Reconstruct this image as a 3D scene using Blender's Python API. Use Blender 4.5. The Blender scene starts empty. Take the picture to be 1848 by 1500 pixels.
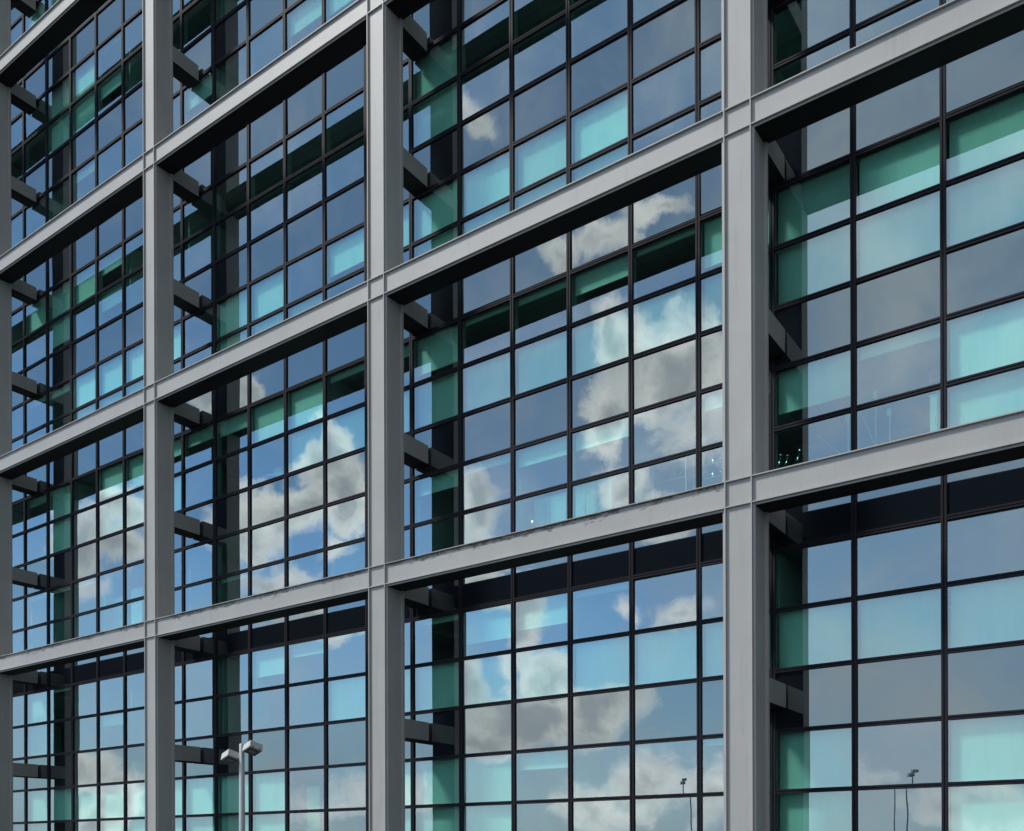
import bpy, bmesh, math, random
from mathutils import Vector, Matrix

random.seed(7)
S = bpy.context.scene
COL = S.collection

# ------------------------------------------------------------------ camera
CAM = Vector((7.3555, -17.5418, 1.59))
YAW, ROLL, FPX, VP_Y = 0.616659, -0.0029066, 1729.5, 1542.59
cd = bpy.data.cameras.new('camera'); cam = bpy.data.objects.new('camera', cd); COL.objects.link(cam)
FWD = Vector((-math.sin(YAW), math.cos(YAW), 0)); RGT = Vector((math.cos(YAW), math.sin(YAW), 0)); UP = Vector((0, 0, 1))
rx = RGT*math.cos(ROLL) + UP*math.sin(ROLL); ry = -RGT*math.sin(ROLL) + UP*math.cos(ROLL)
cam.matrix_world = Matrix(((rx.x, ry.x, -FWD.x, CAM.x), (rx.y, ry.y, -FWD.y, CAM.y), (rx.z, ry.z, -FWD.z, CAM.z), (0, 0, 0, 1)))
cd.sensor_fit = 'HORIZONTAL'; cd.sensor_width = 36; cd.lens = FPX*36/1848
cd.shift_y = (VP_Y-750)/1848; cd.clip_start = .1; cd.clip_end = 3000
S.camera = cam

# ------------------------------------------------------------------ exposure and sun
S.view_settings.view_transform = 'Standard'; S.view_settings.look = 'None'
S.view_settings.exposure = 0.46; S.view_settings.gamma = 1.0
SUN_AZ, SUN_EL = math.radians(-50), math.radians(50)        # azimuth from -y, negative = towards -x
sdir = Vector((math.sin(SUN_AZ)*math.cos(SUN_EL), -math.cos(SUN_AZ)*math.cos(SUN_EL), math.sin(SUN_EL)))
sl = bpy.data.lights.new('sun', 'SUN'); sl.energy = 2.5; sl.angle = math.radians(8); sl.color = (1, .95, .88)
so = bpy.data.objects.new('sun', sl); COL.objects.link(so); so.location = sdir*60
so.rotation_euler = (-sdir).to_track_quat('-Z', 'Y').to_euler()

# ------------------------------------------------------------------ node helper
class NT:
    def __init__(s, tree): s.t = tree; s.n = tree.nodes; s.l = tree.links
    def new(s, typ, **kw):
        n = s.n.new(typ)
        for k, v in kw.items(): setattr(n, k, v)
        return n
    def put(s, sock, v):
        if isinstance(v, bpy.types.NodeSocket): s.l.new(v, sock)
        elif v is not None: sock.default_value = v
    def math(s, op, a, b=None, c=None, clamp=False):
        n = s.new('ShaderNodeMath', operation=op, use_clamp=clamp)
        for i, v in enumerate((a, b, c)):
            if v is not None: s.put(n.inputs[i], v)
        return n.outputs[0]
    def vec(s, op, a, b=None):
        n = s.new('ShaderNodeVectorMath', operation=op)
        s.put(n.inputs[0], a)
        if b is not None: s.put(n.inputs[1], b)
        return n.outputs['Value'] if op in ('LENGTH', 'DOT_PRODUCT', 'DISTANCE') else n.outputs[0]
    def noise(s, v, scale, detail=4, rough=.55, dist=0):
        n = s.new('ShaderNodeTexNoise'); s.put(n.inputs['Vector'], v)
        n.inputs['Scale'].default_value = scale; n.inputs['Detail'].default_value = detail
        n.inputs['Roughness'].default_value = rough; n.inputs['Distortion'].default_value = dist
        return n.outputs[0], n.outputs[1]
    def smooth(s, v, lo, hi, a=0., b=1.):
        n = s.new('ShaderNodeMapRange', interpolation_type='SMOOTHSTEP')
        s.put(n.inputs[0], v); s.put(n.inputs[1], lo); s.put(n.inputs[2], hi); s.put(n.inputs[3], a); s.put(n.inputs[4], b)
        return n.outputs[0]
    def mix(s, f, a, b):
        n = s.new('ShaderNodeMix', data_type='RGBA')
        s.put(n.inputs[0], f)
        s.put(n.inputs[6], (*a, 1) if isinstance(a, tuple) else a); s.put(n.inputs[7], (*b, 1) if isinstance(b, tuple) else b)
        return n.outputs[2]

# ------------------------------------------------------------------ sky: clear blue with cumulus and a thin veil
def sky_dir(u, v):
    d = FWD + RGT*((u-924)/FPX) + UP*((VP_Y-v)/FPX)
    d = Vector((d.x, -d.y, d.z)).normalized()
    return math.atan2(d.x, -d.y), math.asin(d.z)

W = bpy.data.worlds.new('World'); S.world = W; W.use_nodes = True
W.node_tree.nodes.clear(); w = NT(W.node_tree)
SKY_K = 0.10
sky = w.new('ShaderNodeTexSky', sky_type='NISHITA', sun_disc=False, sun_elevation=SUN_EL,
            sun_rotation=math.atan2(sdir.x, sdir.y), altitude=50, air_density=1.0, dust_density=.3, ozone_density=1.0)
tc = w.new('ShaderNodeTexCoord').outputs['Generated']
sx = w.new('ShaderNodeSeparateXYZ'); w.l.new(tc, sx.inputs[0])
az = w.math('ARCTAN2', sx.outputs[0], w.math('MULTIPLY', sx.outputs[1], -1.))
el = w.math('ARCSINE', sx.outputs[2])
cb = w.new('ShaderNodeCombineXYZ'); w.l.new(az, cb.inputs[0]); w.l.new(el, cb.inputs[1]); P = cb.outputs[0]
_, nc = w.noise(P, 9, 6, .6)
warp = w.vec('MULTIPLY', w.vec('SUBTRACT', nc, (.5, .5, .5)), (.10, .10, 0))
Pw = w.vec('ADD', P, warp)
def field(blobs):
    out = None
    for (u, v, ru, rv, k) in blobs:
        a0, e0 = sky_dir(u, v)
        ra = abs(sky_dir(u+ru, v)[0]-sky_dir(u-ru, v)[0])/2; re = abs(sky_dir(u, v+rv)[1]-sky_dir(u, v-rv)[1])/2
        d = w.vec('LENGTH', w.vec('MULTIPLY', w.vec('SUBTRACT', Pw, (a0, e0, 0)), (1/ra, 1/re, 0)))
        d = w.math('MULTIPLY_ADD', d, -k, k)
        out = d if out is None else w.math('SMOOTH_MAX', out, d, .12)
    return out
CUMULUS = [  # direction (as a pixel of the mirrored view), radii, strength
 (405,715,75,55,1),(450,690,40,40,.7),(600,800,45,75,1),(575,850,80,70,1),(520,910,150,75,1.1),(420,930,90,80,1),(640,900,60,80,1),(610,1000,60,45,.8),(500,1030,110,34,.6),
 (205,925,70,40,.9),(140,975,90,85,1.1),(225,1000,70,55,1),(150,1060,90,45,.6),(155,1395,70,46,1),(222,1445,52,70,1),(185,1485,80,50,1),
 (1205,665,180,118,1.0),(1105,730,70,85,1),(1110,610,50,70,1),(1140,850,70,60,.9),(1215,920,100,55,.9),(1290,760,120,120,.5),
 (985,468,75,58,.9),(1200,388,90,40,.6),(880,235,50,60,.55),(1090,440,110,45,.6),
 (860,900,52,90,1),(890,985,66,70,1),(865,1060,90,50,1),(950,1080,46,60,.9),
 (945,1150,66,95,1),(990,1225,95,72,1.1),(1070,1285,90,80,1.1),(950,1300,150,70,1.1),(850,1240,60,70,.8),(860,1340,90,50,.8),
 (1170,1400,110,90,.65),(1080,1455,110,60,.7),(1280,1440,120,90,.6),(1230,1100,90,40,.6),(1120,1090,60,30,.45),
 (600,1125,160,40,.9),(450,1140,90,28,.6),(1790,1480,150,70,1),(1560,1390,80,34,.4),(640,1440,140,60,.4),(760,1430,120,60,.4)]
f1, _ = w.noise(Pw, 11, 9, .64)
f2, _ = w.noise(P, 30, 7, .62)
f3, _ = w.noise(P, 7, 6, .58, .6)
dens = w.math('ADD', field(CUMULUS), w.math('MULTIPLY_ADD', f1, 1.5, -.75))
dens = w.math('ADD', dens, w.math('MULTIPLY_ADD', f2, .5, -.25))
cmask = w.smooth(dens, .05, .52)
# elsewhere in the sky: loose cumulus towards the sun, unseen far side darkened to dim the column sides
g, _ = w.noise(tc, 2.6, 8, .6, .4)
away = w.smooth(w.math('ABSOLUTE', w.math('ADD', az, .62)), .52, .85)
cmask = w.math('MAXIMUM', cmask, w.math('MULTIPLY', w.smooth(g, .50, .60), away))
# veil of thin grey cloud, denser to the right (larger azimuth) and low down
h1, _ = w.noise(P, 4.5, 6, .58)
veil = w.smooth(w.math('ADD', w.math('MULTIPLY_ADD', h1, .7, -.35), az), -.80, -.18, 0, .85)
low = w.smooth(el, .0, .34, .85, 0)
veil = w.math('MAXIMUM', veil, low)
veil = w.math('MULTIPLY', veil, w.math('MULTIPLY_ADD', f3, 1.2, .40), clamp=True)
shade = w.smooth(w.math('ADD', w.math('MULTIPLY', dens, .42), f3), .52, .92)
ccol = w.mix(shade, (14.6, 14.6, 13.9), (5.8, 6.3, 6.7))
ccol = w.mix(w.smooth(f2, .35, .7, 0, .35), ccol, (7.6, 7.9, 8.0))
vcol = w.mix(w.smooth(h1, .35, .65), (3.5, 5.1, 6.8), (4.9, 5.9, 6.8))
deep = w.vec('MULTIPLY', sky.outputs[0], (.79, 1.13, 1.32))
dk = w.new('ShaderNodeVectorMath', operation='SCALE'); w.l.new(deep, dk.inputs[0])
w.l.new(w.math('MULTIPLY', w.smooth(el, .16, .58, 1.04, .74), w.smooth(az, -1.15, -.55, .95, 1.)), dk.inputs['Scale']); deep = dk.outputs[0]
c = w.mix(veil, deep, vcol)
c = w.mix(w.math('MULTIPLY', w.smooth(f3, .46, .74), .34), c, (7.4, 7.9, 8.4))
c = w.mix(w.math('MULTIPLY', cmask, .91), c, ccol)
dull = w.smooth(az, .0, .5)  # dark tone added to unseen right-hand sky, keeps right-facing steel dim
c = w.mix(w.math('MULTIPLY', dull, w.smooth(az, 2.2, 2.8, .85, .3)), c, (1.5, 1.75, 2.1))
bg = w.new('ShaderNodeBackground'); w.l.new(c, bg.inputs[0]); bg.inputs[1].default_value = SKY_K
wo = w.new('ShaderNodeOutputWorld'); w.l.new(bg.outputs[0], wo.inputs[0])

# ------------------------------------------------------------------ materials
def mat(name):
    m = bpy.data.materials.new(name); m.use_nodes = True; m.node_tree.nodes.clear()
    t = NT(m.node_tree); o = t.new('ShaderNodeOutputMaterial'); return m, t, o
def plain(name, col, rough=.5, metal=0., var=.12, scale=3., bump=0., spec=.5):
    m, t, o = mat(name); p = t.new('ShaderNodeBsdfPrincipled'); t.l.new(p.outputs[0], o.inputs[0])
    pos = t.new('ShaderNodeNewGeometry').outputs['Position']
    f, _ = t.noise(pos, scale, 5, .6)
    k = t.math('MULTIPLY_ADD', f, var*2, 1-var)
    vm = t.new('ShaderNodeVectorMath', operation='SCALE'); vm.inputs[0].default_value = col; t.l.new(k, vm.inputs['Scale'])
    t.l.new(vm.outputs[0], p.inputs['Base Color'])
    p.inputs['Specular IOR Level'].default_value = spec; p.inputs['Roughness'].default_value = rough; p.inputs['Metallic'].default_value = metal
    if bump:
        f3, _ = t.noise(pos, scale*14, 3, .6); b = t.new('ShaderNodeBump'); b.inputs['Strength'].default_value = bump; b.inputs['Distance'].default_value = .01
        t.l.new(f3, b.inputs['Height']); t.l.new(b.outputs[0], p.inputs['Normal'])
    return m
def paint(name, stain, base=(.425, .427, .42)):
    """light grey coated steel: faint cloudy wear, vertical runs, scuffs; stain = dirt along the upper edge of weathered beams"""
    m, t, o = mat(name); p = t.new('ShaderNodeBsdfPrincipled'); t.l.new(p.outputs[0], o.inputs[0])
    pos = t.new('ShaderNodeNewGeometry').outputs['Position']
    a, _ = t.noise(pos, .9, 4, .6); b, _ = t.noise(pos, 26, 3, .6)
    run, _ = t.noise(t.vec('MULTIPLY', pos, (9, 9, .5)), 1.3, 4, .6)
    k = t.math('ADD', t.math('MULTIPLY_ADD', a, .26, .79), t.math('MULTIPLY_ADD', b, .08, -.04))
    k = t.math('ADD', k, t.math('MULTIPLY_ADD', t.smooth(run, .54, .78), -.11, .04))
    col = t.new('ShaderNodeVectorMath', operation='SCALE'); col.inputs[0].default_value = base; t.l.new(k, col.inputs['Scale'])
    out = col.outputs[0]
    sc, _ = t.noise(t.vec('MULTIPLY', pos, (7, 7, 2.2)), 1.0, 6, .7)
    out = t.mix(t.smooth(sc, .67, .73, 0, .5), out, (.22, .225, .23))
    if stain:
        sp = t.new('ShaderNodeSeparateXYZ'); t.l.new(pos, sp.inputs[0])
        zz = t.math('MODULO', t.math('ADD', sp.outputs[2], 7.2-8.8), 7.2)          # height above a beam's top edge, wrapped
        drop = t.math('SUBTRACT', 7.2, zz)                                          # metres below the top edge
        e1, _ = t.noise(t.vec('MULTIPLY', pos, (1.2, 1, 4)), 2.6, 9, .74)
        e2, _ = t.noise(pos, .8, 3, .5)
        e3, _ = t.noise(t.vec('MULTIPLY', pos, (1, 1, 2.2)), 17, 7, .75)
        reach = t.math('MULTIPLY', t.math('MULTIPLY', t.smooth(e1, .36, .66), t.smooth(e2, .36, .56)), .24)
        msk = t.smooth(t.math('SUBTRACT', reach, t.math('SUBTRACT', drop, .015)), -.01, .08, 0, .88)
        msk = t.math('MULTIPLY', msk, t.smooth(e3, .36, .54))
        out = t.mix(msk, out, (.085, .082, .075))
    t.l.new(out, p.inputs['Base Color']); p.inputs['Specular IOR Level'].default_value = .3
    t.l.new(t.math('MULTIPLY_ADD', b, .2, .42), p.inputs['Roughness'])
    bp = t.new('ShaderNodeBump'); bp.inputs['Strength'].default_value = .12; bp.inputs['Distance'].default_value = .004
    t.l.new(b, bp.inputs['Height']); t.l.new(bp.outputs[0], p.inputs['Normal'])
    return m
M = {}
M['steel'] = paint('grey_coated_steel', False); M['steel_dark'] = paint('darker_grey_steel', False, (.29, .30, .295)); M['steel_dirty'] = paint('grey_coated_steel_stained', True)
M['frame'] = plain('dark_aluminium', (.022, .0215, .030), .6, 0, .15, 8, spec=.12)
M['shade_sheet'] = plain('painted_shade_black', (.012, .012, .014), .6, 0, .12, 6, spec=.15)  # near-black colour that paints shade onto soffits and column rears
M['inner'] = plain('pale_inner_frame', (.42, .44, .44), .5)
M['ceiling'] = plain('ceiling_tile', (.42, .43, .42), .9)
m, t, o = mat('ceiling_grid'); p = t.new('ShaderNodeBsdfPrincipled'); t.l.new(p.outputs[0], o.inputs[0])
pos = t.new('ShaderNodeNewGeometry').outputs['Position']; sp = t.new('ShaderNodeSeparateXYZ'); t.l.new(pos, sp.inputs[0])
jt = t.math('MAXIMUM', t.math('GREATER_THAN', t.math('FRACT', t.math('MULTIPLY', sp.outputs[0], 1.6666)), .965), t.math('GREATER_THAN', t.math('FRACT', t.math('MULTIPLY', sp.outputs[1], 1.6666)), .965))
lt = t.math('MULTIPLY', t.math('GREATER_THAN', t.math('FRACT', t.math('MULTIPLY', sp.outputs[0], .41666)), .78), t.math('LESS_THAN', t.math('ABSOLUTE', t.math('SUBTRACT', t.math('MODULO', sp.outputs[1], 2.4), 1.25)), .55))
col = t.mix(lt, (.40, .41, .40), (.62, .64, .64)); col = t.mix(jt, col, (.27, .27, .27)); t.l.new(col, p.inputs['Base Color']); p.inputs['Roughness'].default_value = .85
M['ceiling'] = m
M['carpet'] = plain('office_carpet', (.11, .12, .13), .95)
M['plaster'] = plain('white_plaster', (.62, .63, .61), .8)
M['slab'] = plain('slab_edge', (.05, .055, .06), .8)
m, t, o = mat('blind_fabric'); p = t.new('ShaderNodeBsdfPrincipled'); t.l.new(p.outputs[0], o.inputs[0])
oi = t.new('ShaderNodeObjectInfo'); pos = t.new('ShaderNodeNewGeometry').outputs['Position']
f, _ = t.noise(t.vec('MULTIPLY', pos, (2.5, 1, .35)), 1.6, 4, .6); f5, _ = t.noise(t.vec('MULTIPLY', pos, (60, 1, 1.5)), 1., 2, .5)
k = t.math('ADD', t.math('MULTIPLY_ADD', oi.outputs['Random'], .22, .84), t.math('ADD', t.math('MULTIPLY_ADD', f, .22, -.11), t.math('MULTIPLY_ADD', f5, .10, -.05)))
vm = t.new('ShaderNodeVectorMath', operation='SCALE'); vm.inputs[0].default_value = (.84, .85, .81); t.l.new(k, vm.inputs['Scale']); t.l.new(vm.outputs[0], p.inputs['Base Color'])
p.inputs['Roughness'].default_value = .9; M['blind'] = m
M['asphalt'] = plain('asphalt', (.018, .018, .019), .9, 0, .2, 2, .4)
M['paving'] = plain('paving', (.026, .026, .026), .85, 0, .15, 3, .3)
M['kerb'] = plain('kerb_stone', (.30, .30, .29), .8)
M['line'] = plain('road_paint', (.75, .75, .73), .7)
M['white'] = plain('white_laminate', (.75, .77, .76), .4)
M['black'] = plain('black_fabric', (.02, .021, .024), .7)
M['chrome'] = plain('bright_metal', (.75, .77, .78), .2, 1., .05)
M['red'] = plain('red_board', (.62, .07, .09), .5)
M['cream'] = plain('cream_fabric', (.66, .62, .48), .9)
M['leaf'] = plain('leaf_green', (.05, .11, .04), .6)
M['lamp'] = plain('lamp_grey', (.50, .50, .48), .45, 0, .08, 6)
M['pole'] = plain('galvanised_pole', (.42, .44, .46), .4, .35, .08, 6)
M['brown'] = plain('brown_bottle', (.05, .035, .02), .15)
M['teal'] = plain('teal_bottle', (.006, .020, .019), .10)
M['steelgrey'] = plain('grey_plastic', (.25, .27, .30), .5)

def glassy(name, opaque):
    m, t, o = mat(name)
    lw = t.new('ShaderNodeLayerWeight'); lw.inputs['Blend'].default_value = .5
    fr = t.math('POWER', lw.outputs['Facing'], 5.)
    fac = t.math('MULTIPLY_ADD', fr, .62, 0.33 if opaque else .355)
    pos = t.new('ShaderNodeNewGeometry').outputs['Position']
    n, _ = t.noise(pos, .9, 2, .4); bp = t.new('ShaderNodeBump'); bp.inputs['Strength'].default_value = .055; bp.inputs['Distance'].default_value = .02
    t.l.new(n, bp.inputs['Height'])
    gl = t.new('ShaderNodeBsdfGlossy'); gl.inputs['Roughness'].default_value = 0.0
    t.l.new(bp.outputs[0], gl.inputs['Normal'])
    if opaque:
        gl.inputs['Color'].default_value = (.78, .85, .84, 1)
        back = t.new('ShaderNodeBsdfDiffuse'); back.inputs['Color'].default_value = (.012, .017, .026, 1)
    else:
        gl.inputs['Color'].default_value = (.88, .97, 1, 1)
        back = t.new('ShaderNodeBsdfTransparent'); back.inputs['Color'].default_value = (.57, .99, .91, 1)
    mx = t.new('ShaderNodeMixShader'); t.l.new(fac, mx.inputs[0]); t.l.new(back.outputs[0], mx.inputs[1]); t.l.new(gl.outputs[0], mx.inputs[2])
    t.l.new(mx.outputs[0], o.inputs[0]); return m
M['glass'] = glassy('coated_vision_glass', False)
M['spandrel'] = glassy('coated_spandrel_glass', True)
m, t, o = mat('clear_glass'); tr = t.new('ShaderNodeBsdfTransparent'); tr.inputs[0].default_value = (.98, .99, .985, 1); t.l.new(tr.outputs[0], o.inputs[0]); M['clear'] = m
m, t, o = mat('lamp_glass'); p = t.new('ShaderNodeBsdfPrincipled'); p.inputs['Base Color'].default_value = (.09, .13, .12, 1); p.inputs['Roughness'].default_value = .12; t.l.new(p.outputs[0], o.inputs[0]); M['lens'] = m
m, t, o = mat('warm_bulb'); e = t.new('ShaderNodeEmission'); e.inputs[0].default_value = (1, .72, .35, 1); e.inputs[1].default_value = 7; t.l.new(e.outputs[0], o.inputs[0]); M['bulb'] = m

# ------------------------------------------------------------------ mesh helpers
class MB:
    def __init__(s): s.v = []; s.f = []; s.mi = []
    def box(s, x0, x1, y0, y1, z0, z1, mi=0, faces='all'):
        b = len(s.v)
        s.v += [(x0,y0,z0),(x1,y0,z0),(x1,y1,z0),(x0,y1,z0),(x0,y0,z1),(x1,y0,z1),(x1,y1,z1),(x0,y1,z1)]
        for f in ((0,3,2,1),(4,5,6,7),(0,1,5,4),(1,2,6,5),(2,3,7,6),(3,0,4,7)):
            s.f.append([b+i for i in f]); s.mi.append(mi)
        return s
    def hexa(s, pts, mi=0):
        b = len(s.v); s.v += pts
        for f in ((0,3,2,1),(4,5,6,7),(0,1,5,4),(1,2,6,5),(2,3,7,6),(3,0,4,7)):
            s.f.append([b+i for i in f]); s.mi.append(mi)
        return s
    def lathe(s, prof, n=14, cx=0, cy=0, mi=0):
        b = len(s.v)
        for r, z in prof:
            for i in range(n):
                a = 2*math.pi*i/n; s.v.append((cx+r*math.cos(a), cy+r*math.sin(a), z))
        for j in range(len(prof)-1):
            for i in range(n):
                k = (i+1) % n; s.f.append([b+j*n+i, b+j*n+k, b+(j+1)*n+k, b+(j+1)*n+i]); s.mi.append(mi)
        s.f.append([b+i for i in range(n)][::-1]); s.mi.append(mi)
        s.f.append([b+(len(prof)-1)*n+i for i in range(n)]); s.mi.append(mi)
        return s
    def rod(s, p, q, r=.01, n=8, mi=0):
        p, q = Vector(p), Vector(q); d = (q-p).normalized()
        a = d.orthogonal().normalized(); c = d.cross(a); b = len(s.v)
        for o in (p, q):
            for i in range(n):
                an = 2*math.pi*i/n; s.v.append(tuple(o+a*r*math.cos(an)+c*r*math.sin(an)))
        for i in range(n):
            k = (i+1) % n; s.f.append([b+i, b+k, b+n+k, b+n+i]); s.mi.append(mi)
        s.f.append([b+i for i in range(n)][::-1]); s.f.append([b+n+i for i in range(n)]); s.mi += [mi, mi]
        return s
    def mesh(s, name, mats, smooth=False):
        me = bpy.data.meshes.new(name); me.from_pydata(s.v, [], s.f)
        for m in (mats if isinstance(mats, (list, tuple)) else [mats]): me.materials.append(m)
        me.polygons.foreach_set('material_index', s.mi)
        if smooth: me.polygons.foreach_set('use_smooth', [True]*len(s.f))
        me.update(); return me
    def obj(s, name, mats, parent=None, loc=(0,0,0), bevel=0, smooth=False):
        o = bpy.data.objects.new(name, s.mesh(name, mats, smooth)); COL.objects.link(o); o.location = loc
        if parent is not None: o.parent = parent
        if smooth: 
            for p in o.data.polygons: p.use_smooth = len(p.vertices) == 4
        if bevel:
            b = o.modifiers.new('bevel', 'BEVEL'); b.width = bevel; b.segments = 2; b.limit_method = 'ANGLE'
        return o
def put(name, mesh, parent, loc, rot=(0,0,0)):
    o = bpy.data.objects.new(name, mesh); COL.objects.link(o); o.parent = parent; o.location = loc; o.rotation_euler = rot; return o
def tag(o, label=None, cat=None, group=None, kind=None):
    for k, v in (('label', label), ('category', cat), ('group', group), ('kind', kind)):
        if v: o[k] = v
    return o
def empty(name, label, cat, loc=(0,0,0), rz=0, group=None):
    o = bpy.data.objects.new(name, None); COL.objects.link(o); o.location = loc; o.rotation_euler.z = rz
    o.empty_display_size = .2
    return tag(o, label, cat, group)
def ray(u, v): return FWD + RGT*((u-924)/FPX) + UP*((VP_Y-v)/FPX)
def at_y(u, y):                                   # ground x of picture column u on the vertical plane at depth y
    d = ray(u, 1000); return CAM.x + d.x*(y-CAM.y)/d.y

# ------------------------------------------------------------------ the building
BW, BH = 9.46, 7.2                                # frame bay width, height
Z0 = 1.6                                          # foot of the lowest bay
YG = 1.6                                          # face of the glass
PW, PH = 1.62986, 1.2342                          # pane module
GW, GH = 6*PW, 6*PH                               # six by six panes behind each frame bay
XM, ZM = .3705, 9.0351-GH                         # a mullion and a sill of the lowest row
CW = .5326                                        # spacing of a column's two front fins
KS, KE = -4, 2                                    # columns KS..KE
NL = 5
ZTOP = Z0+NL*BH
bld = empty('office_building', 'large glass office block with light grey exposed steel frame and tinted panes', 'building', (0, 0, 0))

FIN = .011
def cx(k): return k*BW-(.27 if k == -3 else 0)    # the fourth column stands a little off the module
def column(k):
    x = cx(k); m = MB()
    m.box(x-.062, x+CW+.062, .045, .53, 0, ZTOP+.2)                        # box section
    m.box(x-.125, x+CW+.125, .53, .60, 0, ZTOP+.2)                          # wider rear flange
    for fx in (x, x+CW):
        m.box(fx-FIN, fx+FIN, -.005, .06, 0, ZTOP+.2)                      # fins on the face
    for l in range(NL+1):
        for z in (Z0+l*BH, Z0+l*BH-.50):
            m.box(x+FIN+.002, x+CW-FIN-.002, 0, .055, z-FIN, z+FIN)        # beam fins crossing the face
    o = m.obj('column', M['steel'], bld)
    q = MB(); q.box(x-.115, x+CW+.115, .602, .612, 0, ZTOP+.2); q.obj('rear_shade_sheet', M['shade_sheet'], o)  # added dark sheet, painted shade on the column's rear
    return o
for k in range(KS, KE+1): column(k)
def beam(k, l):
    x0, x1 = cx(k)+CW+.062, cx(k+1)-.062; z = Z0+l*BH; m = MB()
    m.box(x0-.002, x1+.002, .05, .595, z-.555, z+.02)
    m.box(x0-.045, x1+.045, 0, .06, z-FIN, z+FIN)
    m.box(x0-.045, x1+.045, 0, .06, z-.50-FIN, z-.50+FIN)
    o = m.obj('beam', M['steel_dirty'] if l == 1 and k < 0 else M['steel'], bld)
    q = MB(); q.box(x0+.002, x1-.002, .056, .609, z-.565, z-.557); q.box(x0+.002, x1-.002, .597, .609, z-.555, z); q.obj('soffit_shade_sheet', M['shade_sheet'], o)  # added near-black sheets, painted shade under and behind the beam
    if l == 1 and k < 0: o['label'] = 'beam with dark dirt marks along its upper edge'
for l in range(1, NL+1):
    for k in range(KS, KE): beam(k, l)
BK = .0                                          # fall of the tie beams towards the glass
def bracket(k, zt):
    x0, x1 = cx(k)+.14, cx(k)+CW+.122
    ya, yb = .602, YG-.06; za = zt; zb = zt-BK*(yb-ya); h = .475
    m = MB()
    m.hexa([(x0,ya,za-h),(x1,ya,za-h),(x1,yb,zb-h),(x0,yb,zb-h),(x0,ya,za),(x1,ya,za),(x1,yb,zb),(x0,yb,zb)])
    m.box(x0+.05, x1-.05, yb-.02, yb+.03, zb-h+.03, zb-.03)
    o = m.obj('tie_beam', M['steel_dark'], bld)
    q = MB(); q.box(x0+.006, x1-.004, ya+.002, yb+.032, za-h-.010, za-h-.002); q.obj('soffit_shade_sheet', M['shade_sheet'], o)  # added near-black sheet, painted shade on the tie beam's underside
    return o
for k in range(KS, KE+1):
    for l in range(NL):
        bracket(k, Z0+l*BH+3.43); bracket(k, Z0+l*BH+BH-.25)

# shared meshes of the curtain wall ------------------------------------------------
MW, TH, GD = .102, .088, .045                     # mullion and transom face widths, depth in front of the glass
pw, ph = PW-MW+.02, PH-TH+.02
def pane_mesh(name, front):
    m = MB(); m.box(-pw/2, pw/2, 0, .022, -ph/2, ph/2, 1); m.mi[2] = 0
    return m.mesh(name, [M[front], M['clear'] if front == 'glass' else M['spandrel']])
GLASS, SPAN = pane_mesh('glass_pane', 'glass'), pane_mesh('spandrel_panel', 'spandrel')
def blind_mesh(c):
    h = c*(PH-.02); m = MB(); wd = PW-.17; n = 6
    m.box(-wd/2, wd/2, 0, .003, -h, 0)
    m.box(-wd/2, wd/2, -.012, .016, -h-.028, -h)
    return m.mesh('roller_blind', M['blind'])
BL = {}
def wall_frame(parent, x, z):
    """grid of mullions and transoms with a pressed centre groove, plus the pale inner frame behind the glass"""
    m = MB(); g = .010
    for i in range(6):
        xm = x+i*PW
        m.box(xm-MW/2, xm-g, YG-GD, YG+.03, z, z+GH); m.box(xm+g, xm+MW/2, YG-GD, YG+.03, z, z+GH)
        m.box(xm-g-.002, xm+g+.002, YG-GD+.022, YG+.03, z, z+GH)
        for j in range(6):
            zt = z+j*PH; a, b = xm+MW/2+.0015, xm+PW-MW/2-.0015; yf = YG-GD+.002
            m.box(a, b, yf, YG+.03, zt-TH/2, zt-g); m.box(a, b, yf, YG+.03, zt+g, zt+TH/2)
            m.box(a, b, yf+.022, YG+.03, zt-g-.002, zt+g+.002)
    m.obj('window_frame', M['frame'], parent)
    n = MB()
    for i in range(6):
        xm = x+i*PW
        for zf in (0, 3*PH): n.box(xm-.035, xm+.035, YG+.032, YG+.20, z+zf+.02, z+zf+2*PH-.02)
    for zf in (PH, PH+3*PH): n.box(x+.04, x+GW-.04, YG+.032, YG+.12, z+zf-.03, z+zf+.03)
    n.obj('inner_frame', M['inner'], parent)
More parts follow.
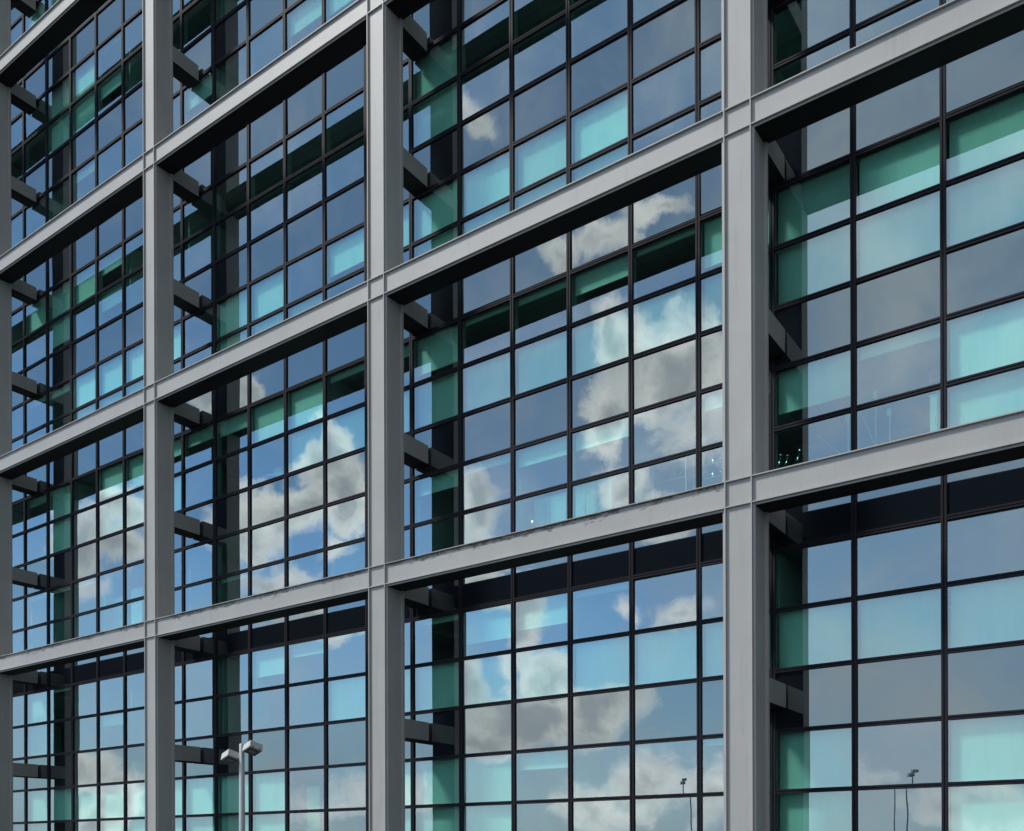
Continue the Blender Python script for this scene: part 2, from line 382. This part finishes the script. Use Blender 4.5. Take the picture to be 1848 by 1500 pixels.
# coverage of the blinds, column by column, in the vision rows (upper floor: r1 r2, lower floor: r4 r5, read from the top)
BLINDS = {
 (-1,1): {'r1': [.75,.1,.12,.35,.1,.8], 'r2': [1,1,1,1,1,1], 'r4': [.32,.14,.34,.30,0,.28], 'r5': [0,0,0,0,0,0]},
 (-1,2): {'r1': [1,0,0,.0,0,0], 'r2': [1,0,0,0,0,.3], 'r4': [1,1,1,1,0,0], 'r5': [1,1,1,.8,0,0]},
 (-1,0): {'r1': [.1,.66,.56,.12,0,0], 'r2': [1,1,1,1,1,1], 'r4': [1,1,.3,0,0,.1], 'r5': [1,1,0,0,0,0]},
 (0,1): {'r1': [1,1,1,1,.6,1], 'r2': [1,1,1,1,1,1], 'r4': [.72,.2,1,1,.5,1], 'r5': [0,0,1,0,1,0]},
 (0,2): {'r1': [0,0,0,.4,1,0], 'r2': [0,1,0,0,1,0], 'r4': [0,0,0,0,1,1], 'r5': [0,0,0,0,0,0]},
 (0,0): {'r1': [0,0,0,.3,0,0], 'r2': [1,1,1,1,1,1], 'r4': [1,0,1,1,0,0], 'r5': [1,0,1,0,0,1]},
 (-2,2): {'r1': [0,0,0,0,0,0], 'r2': [0,0,0,0,0,0], 'r4': [0,1,1,0,.72,1], 'r5': [0,.85,.8,.25,0,0]},
 (-2,3): {'r1': [0,.4,0,0,0,0], 'r2': [0,0,0,0,0,.6], 'r4': [.5,0,0,.5,.7,0], 'r5': [.4,.3,0,0,0,0]},
 (-2,1): {'r1': [.32,.36,.88,.84,.1,.2], 'r2': [0,0,0,1,1,1], 'r4': [0,0,0,0,0,0], 'r5': [0,.1,0,0,0,0]},
 (-2,0): {'r1': [0,0,.62,.28,.08,0], 'r2': [0,0,0,0,1,1], 'r4': [1,1,1,0,0,1], 'r5': [1,1,1,0,0,1]},
 (-3,3): {'r1': [0,1,1,.1,0,0], 'r2': [0,1,1,.4,0,0], 'r4': [0,0,.2,0,0,0], 'r5': [0,0,.3,0,0,0]},
 (-3,4): {'r1': [0,0,0,0,0,0], 'r2': [1,1,0,0,0,0], 'r4': [.5,1,1,0,0,0], 'r5': [0,1,.5,0,0,0]},
 (-3,2): {'r1': [1,1,1,.4,0,0], 'r2': [0,.7,0,.5,0,0], 'r4': [.1,.2,1,1,1,1], 'r5': [0,0,.3,.8,.8,0]},
 (-3,1): {'r1': [.2,1,0,.8,.8,.4], 'r2': [0,1,0,1,1,1], 'r4': [.1,.1,.1,0,0,0], 'r5': [0,0,0,0,0,0]},
 (-3,0): {'r1': [.9,.1,0,0,0,0], 'r2': [1,0,0,.3,0,0], 'r4': [1,1,1,1,1,1], 'r5': [1,0,0,1,1,1]},
}
NONE = {r: [0]*6 for r in ('r1', 'r2', 'r4', 'r5')}
ROWZ = {'r0': 5, 'r1': 4, 'r2': 3, 'r3': 2, 'r4': 1, 'r5': 0}
def window_wall(k, l):
    x, z = k*GW+XM, ZM+l*GH
    ww = bpy.data.objects.new('window_wall', None); COL.objects.link(ww); ww.parent = bld; ww.empty_display_size = .2
    wall_frame(ww, x, z)
    B = BLINDS.get((k, l), NONE)
    for rn, j in ROWZ.items():
        for i in range(6):
            tilt = (random.gauss(0, .0030), 0, random.gauss(0, .0030))
            c = (x+(i+.5)*PW, YG, z+(j+.5)*PH)
            if rn in ('r0', 'r3'): put('spandrel_panel', SPAN, ww, c, tilt); continue
            put('glass_pane', GLASS, ww, c, tilt)
            cv = B[rn][i]
            if cv >= .05:
                if 0 < cv < 1: cv = max(.06, round(cv+random.uniform(-.03, .03), 2))
                if cv not in BL: BL[cv] = blind_mesh(cv)
                put('roller_blind', BL[cv], ww, (c[0], YG+.13, z+(j+1)*PH-.02))
for k in range(KS, KE):
    for l in range(NL): window_wall(k, l)

# inside: slabs with ceiling and floor, cross walls, rear wall ----------------------
XA, XB, DEEP = KS*GW+XM, KE*GW+XM, 8.0
def slab(z0, z1):
    m = MB(); m.box(XA, XB, YG+.20, YG+DEEP, z0, z1, 0); m.mi[0] = 1; m.mi[1] = 2
    return m.obj('floor_slab', [M['slab'], M['ceiling'], M['carpet']], bld)
for l in range(NL):
    z = ZM+l*GH
    slab(z-PH+.07 if l else z-.4, z+.03); slab(z+2*PH+.02, z+3*PH+.03)
ztop = ZM+NL*GH
slab(ztop-PH+.07, ztop+.3)
m = MB(); m.box(XA, XB, YG+DEEP+.002, YG+DEEP+.25, 0, ztop+.3); m.obj('rear_wall', M['plaster'], bld)
for x in (XA-.2, XB):
    m = MB(); m.box(x, x+.2, YG+.05, YG+DEEP, 0, ztop+.3); m.obj('end_wall', M['slab'], bld)
m = MB(); m.box(XA, XB, YG-.02, YG+.19, 0, ZM-.05); m.obj('plinth', M['slab'], bld)
random.seed(11)
for l in range(NL):
    for st in (0, 3*PH):
        z = ZM+l*GH+st
        for n in range(0, (KE-KS)*6):
            if random.random() < .30:
                x = XA+n*PW
                dpt = random.choice((3.2, 4.5, 6.))
                m = MB(); m.box(x-.045, x+.045, YG+.24, YG+dpt, z+.032, z+2*PH+.018); m.obj('partition_wall', M['plaster'], bld)

# ------------------------------------------------------------------ ground
m = MB(); m.v = [(-900,-900,-.15),(900,-900,-.15),(900,900,-.15),(-900,900,-.15)]; m.f = [[0,1,2,3]]; m.mi = [0]
tag(m.obj('road', M['asphalt']), kind='structure')
m = MB(); m.box(-70, 45, -8.2, 9, -.3, 0); tag(m.obj('pavement', M['paving']), kind='structure')
m = MB(); m.box(-70, 45, -8.45, -8.202, -.3, .004); tag(m.obj('kerb', M['kerb']), kind='structure')
m = MB()
for i in range(-20, 14): m.box(i*3.4, i*3.4+2, -14.0, -13.86, -.149, -.145)
tag(m.obj('road_marking', M['line']), kind='structure')
m = MB(); m.box(-90, 60, -80, -19.9, -.3, -.02); tag(m.obj('far_pavement', M['paving']), kind='structure')

# ------------------------------------------------------------------ street lamps
def lamp_head_mesh(coat):
    b = bmesh.new(); bmesh.ops.create_cube(b, size=1)
    for v in b.verts:
        v.co.x *= .40; v.co.y *= .40; v.co.z *= .21
        if v.co.z > 0: v.co.x *= .95; v.co.y *= .95
    bmesh.ops.bevel(b, geom=b.edges[:], offset=.010, segments=2, affect='EDGES')
    me = bpy.data.meshes.new('lamp_head'); b.to_mesh(me); b.free(); me.materials.append(M[coat]); return me
def street_lamp(loc, h, label, rz, sc=1., lean=0., turn=0., coat='lamp'):
    r = empty('street_lamp', label, 'street lamp', loc, rz)
    pr = sc if lean else sc*.62
    m = MB(); m.lathe([(.15*pr, 0), (.15*pr, .025), (.075*pr, .035), (.070*pr, h*.35), (.055*pr, h-.01), (.045*pr, h)], 20); m.obj('pole', M['pole'], r, smooth=True)
    hm = lamp_head_mesh(coat)
    for s, dz, off in ((1, -.10, .27), (-1, -.27, .27)):
        hd = bpy.data.objects.new('lamp_head', hm); COL.objects.link(hd); hd.parent = r; hd.location = (s*off*sc, 0, h+dz*sc)
        hd.scale = (sc*.78, sc*.78, sc*.78)
        if lean:                                    # both heads tip their lenses the same way
            ax = Vector((math.cos(-rz+YAW), math.sin(-rz+YAW), 0)); hd.rotation_euler = (Matrix.Rotation(-lean, 3, ax) @ Matrix.Rotation(turn, 3, 'Z')).to_euler()
        q = MB(); q.box(-.185, .185, -.185, .185, -.008, 0); q.obj('lamp_rim', M['steelgrey'], hd, (0, 0, -.1055))
        q = MB(); q.box(-.15, .15, -.15, .15, -.014, -.008); q.box(-.06, .06, -.09, .09, -.020, -.014, 1); q.obj('lamp_glass', [M['lens'], M['steelgrey']], hd, (0, 0, -.1060))
        a = MB(); a.box(min(-s*.02, s*.2), max(-s*.02, s*.2), -.03*sc, .03*sc, h+dz*sc-.04*sc, h+dz*sc+.03*sc); a.obj('bracket_arm', M['pole'], r)
        for sy in (-.10, .10):
            c = MB(); c.rod((s*.192, sy, -.06), (s*.208, sy, -.06), .012); c.box(min(s*.19, s*.20), max(s*.19, s*.20), sy-.012, sy+.012, -.10, -.06); c.obj('clip', M['black'], hd)
    return r
d = ray(437, 1325); Zl = 14.0; pl = CAM + d*Zl
street_lamp((pl.x, pl.y, 0 if pl.y > -8.2 else -.15), pl.z+.02, 'slim grey street lamp with two square box heads in front of the facade', YAW-math.radians(18), .68, math.radians(24), math.radians(-27))
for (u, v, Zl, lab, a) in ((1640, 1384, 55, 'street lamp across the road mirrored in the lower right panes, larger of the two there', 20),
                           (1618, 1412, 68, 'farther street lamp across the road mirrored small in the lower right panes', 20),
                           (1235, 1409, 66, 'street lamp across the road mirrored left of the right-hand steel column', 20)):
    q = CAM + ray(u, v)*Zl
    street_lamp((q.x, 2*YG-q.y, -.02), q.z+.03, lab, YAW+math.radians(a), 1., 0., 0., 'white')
# ------------------------------------------------------------------ things inside the rooms
def floor_z(l, upper): return ZM+l*GH+(3*PH if upper else 0)+.032
def spot(u, v, y):
    d = ray(u, v); k = (y-CAM.y)/d.y; p = CAM+d*k; return p.x, p.z
def cabinet(u0, u1, vt, l, up, label, y=YG+.55, doors=2, group=None):
    x0, zt = spot(u0, vt, y); x1, _ = spot(u1, vt, y); f = floor_z(l, up); h = max(.5, zt-f); wd = x1-x0
    r = empty('cabinet', label, 'cabinet', ((x0+x1)/2, y, f), 0, group)
    m = MB(); m.box(-wd/2, wd/2, .02, .45, .06, h-.03); m.box(-wd/2-.015, wd/2+.015, 0, .46, h-.03, h); m.obj('carcass', M['white'], r, bevel=.004)
    m = MB(); m.box(-wd/2+.03, wd/2-.03, .05, .42, 0, .06); m.obj('base', M['black'], r)
    for i in range(doors):
        a = -wd/2+wd*i/doors; dr = MB(); dr.box(a+.006, a+wd/doors-.006, -.002, .018, .08, h-.05); d = dr.obj('door', M['white'], r)
        q = MB(); q.rod((a+wd/doors-.05, -.03, h*.55), (a+wd/doors-.05, -.03, h*.55+.14), .007); q.obj('handle', M['chrome'], d)
    return r, h
def rack(u0, u1, vt, l, up, label, y=YG+.5, shelves=4):
    x0, zt = spot(u0, vt, y); x1, _ = spot(u1, vt, y); f = floor_z(l, up); h = zt-f; wd = x1-x0
    r = empty('metal_rack', label, 'shelf rack', ((x0+x1)/2, y, f))
    for sx in (-1, 1):
        for yy in (0, .4):
            m = MB(); m.rod((sx*wd/2, yy, 0), (sx*wd/2, yy, h), .016); m.obj('post', M['white'], r)
    for i in range(shelves):
        z = .15+(h-.25)*i/(shelves-1); m = MB(); m.box(-wd/2, wd/2, -.01, .41, z, z+.02); m.obj('shelf', M['steelgrey'], r)
    return r, wd, h
def bottle(x, y, z, h, r0, mt, label, group):
    o = empty('bottle', label, 'bottle', (x, y, z), 0, group)
    MB().lathe([(r0*.9, 0), (r0, .02), (r0, h*.62), (r0*.45, h*.78), (r0*.35, h*.92), (r0*.38, h*.93)], 14).obj('glass_body', mt, o, smooth=True)
    MB().lathe([(r0*.42, h*.93), (r0*.42, h)], 12).obj('stopper', M['chrome'], o, smooth=True)
    return o
def office_chair(u, vt, l, up, label, y=YG+.8, rz=0., mt='black'):
    x, zt = spot(u, vt, y); f = floor_z(l, up); r = empty('office_chair', label, 'chair', (x, y, f), rz, 'chairs by the glass'); H = max(.95, zt-f)
    m = MB(); m.box(-.23, .23, -.23, .23, .44, .52); m.obj('seat', M[mt], r, bevel=.03)
    m = MB(); pts = []
    for z, wd, dy in ((.60, .17, .25), (.72, .22, .27), (.9, .225, .29), (H-.06, .20, .32), (H, .13, .33)):
        pts.append((z, wd, dy))
    for (a, b) in zip(pts, pts[1:]):
        m.hexa([(-a[1], a[2], a[0]), (a[1], a[2], a[0]), (a[1], a[2]+.05, a[0]), (-a[1], a[2]+.05, a[0]), (-b[1], b[2], b[0]), (b[1], b[2], b[0]), (b[1], b[2]+.05, b[0]), (-b[1], b[2]+.05, b[0])])
    m.obj('backrest', M[mt], r)
    m = MB(); m.rod((0, 0, .08), (0, 0, .45), .03); m.rod((0, .1, .46), (0, .28, .66), .022); m.obj('stem', M['steelgrey'], r)
    for i in range(5):
        a = 2*math.pi*i/5; m = MB(); m.rod((0, 0, .09), (.30*math.cos(a), .30*math.sin(a), .06), .02); m.lathe([(.028, 0), (.03, .03), (.028, .055)], 10, .30*math.cos(a), .30*math.sin(a)); m.obj('leg', M['steelgrey'], r)
    for sx in (-1, 1):
        m = MB(); m.rod((sx*.26, -.02, .48), (sx*.26, .02, .68), .016); m.box(sx*.26-.03, sx*.26+.03, -.14, .14, .68, .705); m.obj('armrest', M['black'], r)
    return r
def carton(u, vt, l, up, label, wd, h, y=YG+.5):
    x, zt = spot(u, vt, y); f = floor_z(l, up); r = empty('carton', label, 'box', (x, y, f), random.uniform(-.2, .2), 'cartons by the glass')
    m = MB(); m.box(-wd/2, wd/2, 0, wd*.7, 0, h); m.obj('box_body', M['white'], r, bevel=.006)
    for sx in (-1, 1):
        q = MB(); q.hexa([(sx*wd/2, 0, h), (sx*wd/2+sx*.004, 0, h), (sx*wd/2+sx*.004, wd*.7, h), (sx*wd/2, wd*.7, h), (sx*(wd/2+.09), 0, h+.10), (sx*(wd/2+.094), 0, h+.10), (sx*(wd/2+.094), wd*.7, h+.10), (sx*(wd/2+.09), wd*.7, h+.10)]); q.obj('flap', M['white'], r)
    return r
def plant(u, vt, l, up, label, y=YG+.6, n=34):
    x, zt = spot(u, vt, y); f = floor_z(l, up); h = max(.8, zt-f); r = empty('potted_plant', label, 'plant', (x, y, f))
    MB().lathe([(.14, 0), (.18, .34), (.19, .36), (.17, .36)], 18).obj('pot', M['white'], r, smooth=True)
    MB().rod((0, 0, .3), (0, 0, h*.8), .02).obj('stem', M['brown'], r)
    m = MB()
    for i in range(n):
        a = random.uniform(0, 6.28); z = random.uniform(h*.45, h*.82); L = random.uniform(.25, .42); t = random.uniform(.1, .9)
        dx, dy = math.cos(a), math.sin(a); b = len(m.v)
        for s_, wq in ((0, .008), (.35, .024), (.75, .018), (1., .002)):
            px, py, pz = dx*L*s_, dy*L*s_, z+L*t*s_-L*.7*s_*s_*(1-t)
            m.v += [(px-dy*wq, py+dx*wq, pz), (px+dy*wq, py-dx*wq, pz)]
        for q in range(3): m.f.append([b+2*q, b+2*q+1, b+2*q+3, b+2*q+2]); m.mi.append(0)
    m.obj('leaves', M['leaf'], r); return r

cabinet(966, 1024, 903, 1, False, 'white two-door cabinet behind the glass, left of the stepped one')
cabinet(1036, 1106, 878, 1, False, 'wider white cabinet behind the glass, right of the warm lit desk lamp', doors=3)
# lit lamp
xl, zl = spot(961, 936, YG+.75); fz = floor_z(1, False)
lp = empty('floor_lamp', 'small warm lit floor lamp glowing behind the glass', 'lamp', (xl, YG+.75, fz)); hz = zl-fz
MB().lathe([(.11, 0), (.11, .02), (.015, .03), (.012, hz-.06)], 14).obj('stand', M['chrome'], lp, smooth=True)
sh = MB().lathe([(.12, hz-.07), (.07, hz+.05), (.065, hz+.05)], 16).obj('lamp_shade', M['cream'], lp, smooth=True)
MB().lathe([(.01, hz-.10), (.055, hz-.05), (.02, hz-.02)], 12).obj('bulb', M['bulb'], lp, smooth=True)
rk, wd, h = rack(1180, 1240, 838, 1, False, 'tall white shelf rack holding small bottles behind the glass')
xr = rk.location.x; fz = floor_z(1, False)
for i, (dx, sz) in enumerate(((-.30, .15), (-.12, .15), (.10, .15), (.25, .15))):
    bottle(xr+dx, YG+.60, fz+.15+(h-.25)*2/3+.022, .20, .045, M['teal' if i % 2 else 'brown'], 'small bottle on the upper shelf of the tall white rack', 'bottles on the tall white rack')
rk2, wd2, h2 = rack(1266, 1306, 812, 1, False, 'narrow white rack full of bottles beside the right-hand steel column', shelves=5)
for i in range(6):
    bottle(rk2.location.x-wd2*.35+wd2*.35*(i % 3), YG+.62, fz+.15+(h2-.25)*(3 if i < 3 else 2)/4+.022, .19, .05, M[('teal', 'chrome', 'brown')[i % 3]], 'bottle on the narrow rack beside the right-hand column', 'bottles on the narrow rack')
# big bottles in the near bay
yb = YG+.65; x0, _ = spot(1402, 820, yb); x1, _ = spot(1482, 820, yb)
tb = empty('side_table', 'low dark table carrying large bottles behind the near glass', 'table', ((x0+x1)/2, yb, fz))
m = MB(); m.box(-(x1-x0)/2, (x1-x0)/2, -.2, .3, .40, .44); m.obj('table_top', M['black'], tb)
for sx in (-1, 1):
    for yy in (-.15, .25):
        m = MB(); m.rod((sx*(x1-x0)*.45, yy, 0), (sx*(x1-x0)*.45, yy, .40), .018); m.obj('leg', M['steelgrey'], tb)
for u, hh, r0 in ((1412, .50, .10), (1424, .46, .09), (1446, .50, .11), (1466, .52, .10)):
    xx, _ = spot(u, 820, yb); bottle(xx, yb, fz+.442, hh, r0, M['teal'], 'large dark green bottle on the low table behind the near glass', 'large bottles on the low table')
# folding stands
def stand(u, vt, label, wd, y=YG+.7, cross=True):
    x, zt = spot(u, vt, y); h = zt-fz; r = empty('folding_stand', label, 'stand', (x, y, fz))
    MB().rod((0, 0, 0), (0, 0, h), .014).obj('post', M['white'], r)
    m = MB(); m.box(-.05, .03, -.02, .02, h-.16, h-.03); m.obj('clamp', M['white'], r)
    if cross:
        MB().rod((-wd, 0, h*.80), (0, .02, h*.35), .009).obj('brace', M['white'], r); MB().rod((0, .02, h*.42), (-wd*.8, 0, 0), .009).obj('brace', M['white'], r)
    for a in (0.4, 2.5, 4.6): MB().rod((0, 0, .25), (.3*math.cos(a), .3*math.sin(a), .0), .010).obj('leg', M['white'], r)
stand(1533, 748, 'braced metal stand at the mullion of the near bay', .62)
stand(1583, 706, 'taller metal stand with a white clamp in the near bay', .3)
stand(1608, 738, 'thin bare metal stand right of the clamped one', .3, cross=False)
yy = YG+.45; xr, zr = spot(1690, 670, yy); rb = empty('notice_board', 'red notice board on a thin easel at the edge of the near pane', 'board', (xr, yy, fz)); hb = zr-fz
m = MB(); m.box(-.10, .16, 0, .02, hb-.22, hb); m.obj('panel', M['red'], rb); MB().rod((0.03, .04, 0), (.03, .04, hb), .012).obj('easel_leg', M['chrome'], rb); MB().rod((.03, .04, hb*.8), (.03, .45, 0), .012).obj('easel_leg', M['chrome'], rb)
cabinet(1680, 1696, 716, 1, False, 'narrow white cabinet under the red notice board', doors=1)
carton(540, 372, 2, True, 'white carton by the glass under the upper beam, on the right', .42, .34); carton(486, 410, 2, True, 'white carton by the glass under the upper beam, on the left', .50, .30)
office_chair(505, 1268, 0, True, 'dark office chair turned sideways behind the glass above the street lamp', rz=1.2)
office_chair(537, 1272, 0, True, 'dark office chair facing the glass, right of the sideways chair', rz=.2)
office_chair(500, 838, 1, True, 'pale shell chair with white back behind the glass', rz=.4, mt='white')
cabinet(205, 222, 1078, 1, False, 'narrow white cabinet low in the far left bay')
cabinet(238, 258, 1062, 1, False, 'taller white cabinet beside the column in the far left bay', doors=3)
bottle(spot(482, 1052, YG+.5)[0], YG+.5, floor_z(1, False)+.442, .45, .09, M['teal'], 'pair of teal jars on a low table behind the glass', 'teal jars')
bottle(spot(493, 1052, YG+.5)[0], YG+.5, floor_z(1, False)+.442, .50, .09, M['teal'], 'pair of teal jars on a low table behind the glass', 'teal jars')
xj = spot(487, 1052, YG+.5)[0]; t2 = empty('side_table', 'low dark table carrying two teal jars behind the glass', 'table', (xj, YG+.5, floor_z(1, False)))
m = MB(); m.box(-.5, .5, -.2, .3, .40, .44); m.obj('table_top', M['black'], t2)
for sx in (-1, 1):
    for y_ in (-.15, .25): MB().rod((sx*.45, y_, 0), (sx*.45, y_, .40), .018).obj('leg', M['steelgrey'], t2)
plant(912, 596, 1, True, 'tall spiky plant in a white pot showing above the blind')
plant(1092, 1462, 0, False, 'leafy potted plant behind the lower glass right of centre')
# screen and curtain low down beside the street lamp
yy = YG+.5; xs, zs = spot(530, 1438, yy); f0 = floor_z(0, False)
dk = empty('desk', 'pale desk with a dark monitor behind the lower glass', 'desk', (xs, yy+.3, f0))
m = MB(); m.box(-.8, .8, -.35, .35, .71, .74); m.obj('desk_top', M['white'], dk)
for sx in (-1, 1):
    for sy in (-1, 1): MB().rod((sx*.74, sy*.3, 0), (sx*.74, sy*.3, .71), .02).obj('leg', M['steelgrey'], dk)
mo = empty('monitor', 'dark flat monitor seen from behind on the pale desk', 'monitor', (xs, yy+.25, f0+.742)); hm = max(.38, zs-f0-.742)
m = MB(); m.box(-.28, .28, -.02, .02, hm-.34, hm); m.obj('screen', M['steelgrey'], mo, bevel=.01); m = MB(); m.box(-.03, .03, -.01, .03, 0, hm-.2); m.box(-.12, .12, -.09, .09, 0, .015); m.obj('foot', M['black'], mo)
xc, zc = spot(566, 1418, YG+.4); cu = MB(); hc = zc-f0; n = 14
for i in range(n):
    a, b = -.28+.56*i/n, -.28+.56*(i+1)/n; ya, yb2 = .03*math.sin(i*2.1), .03*math.sin((i+1)*2.1)
    cu.hexa([(a, ya, .02), (b, yb2, .02), (b, yb2+.008, .02), (a, ya+.008, .02), (a, ya, hc), (b, yb2, hc), (b, yb2+.008, hc), (a, ya+.008, hc)])
cur = cu.obj('curtain', M['cream'], loc=(xc, YG+.4, f0)); tag(cur, 'cream pleated screen hanging behind the lower glass', 'curtain')
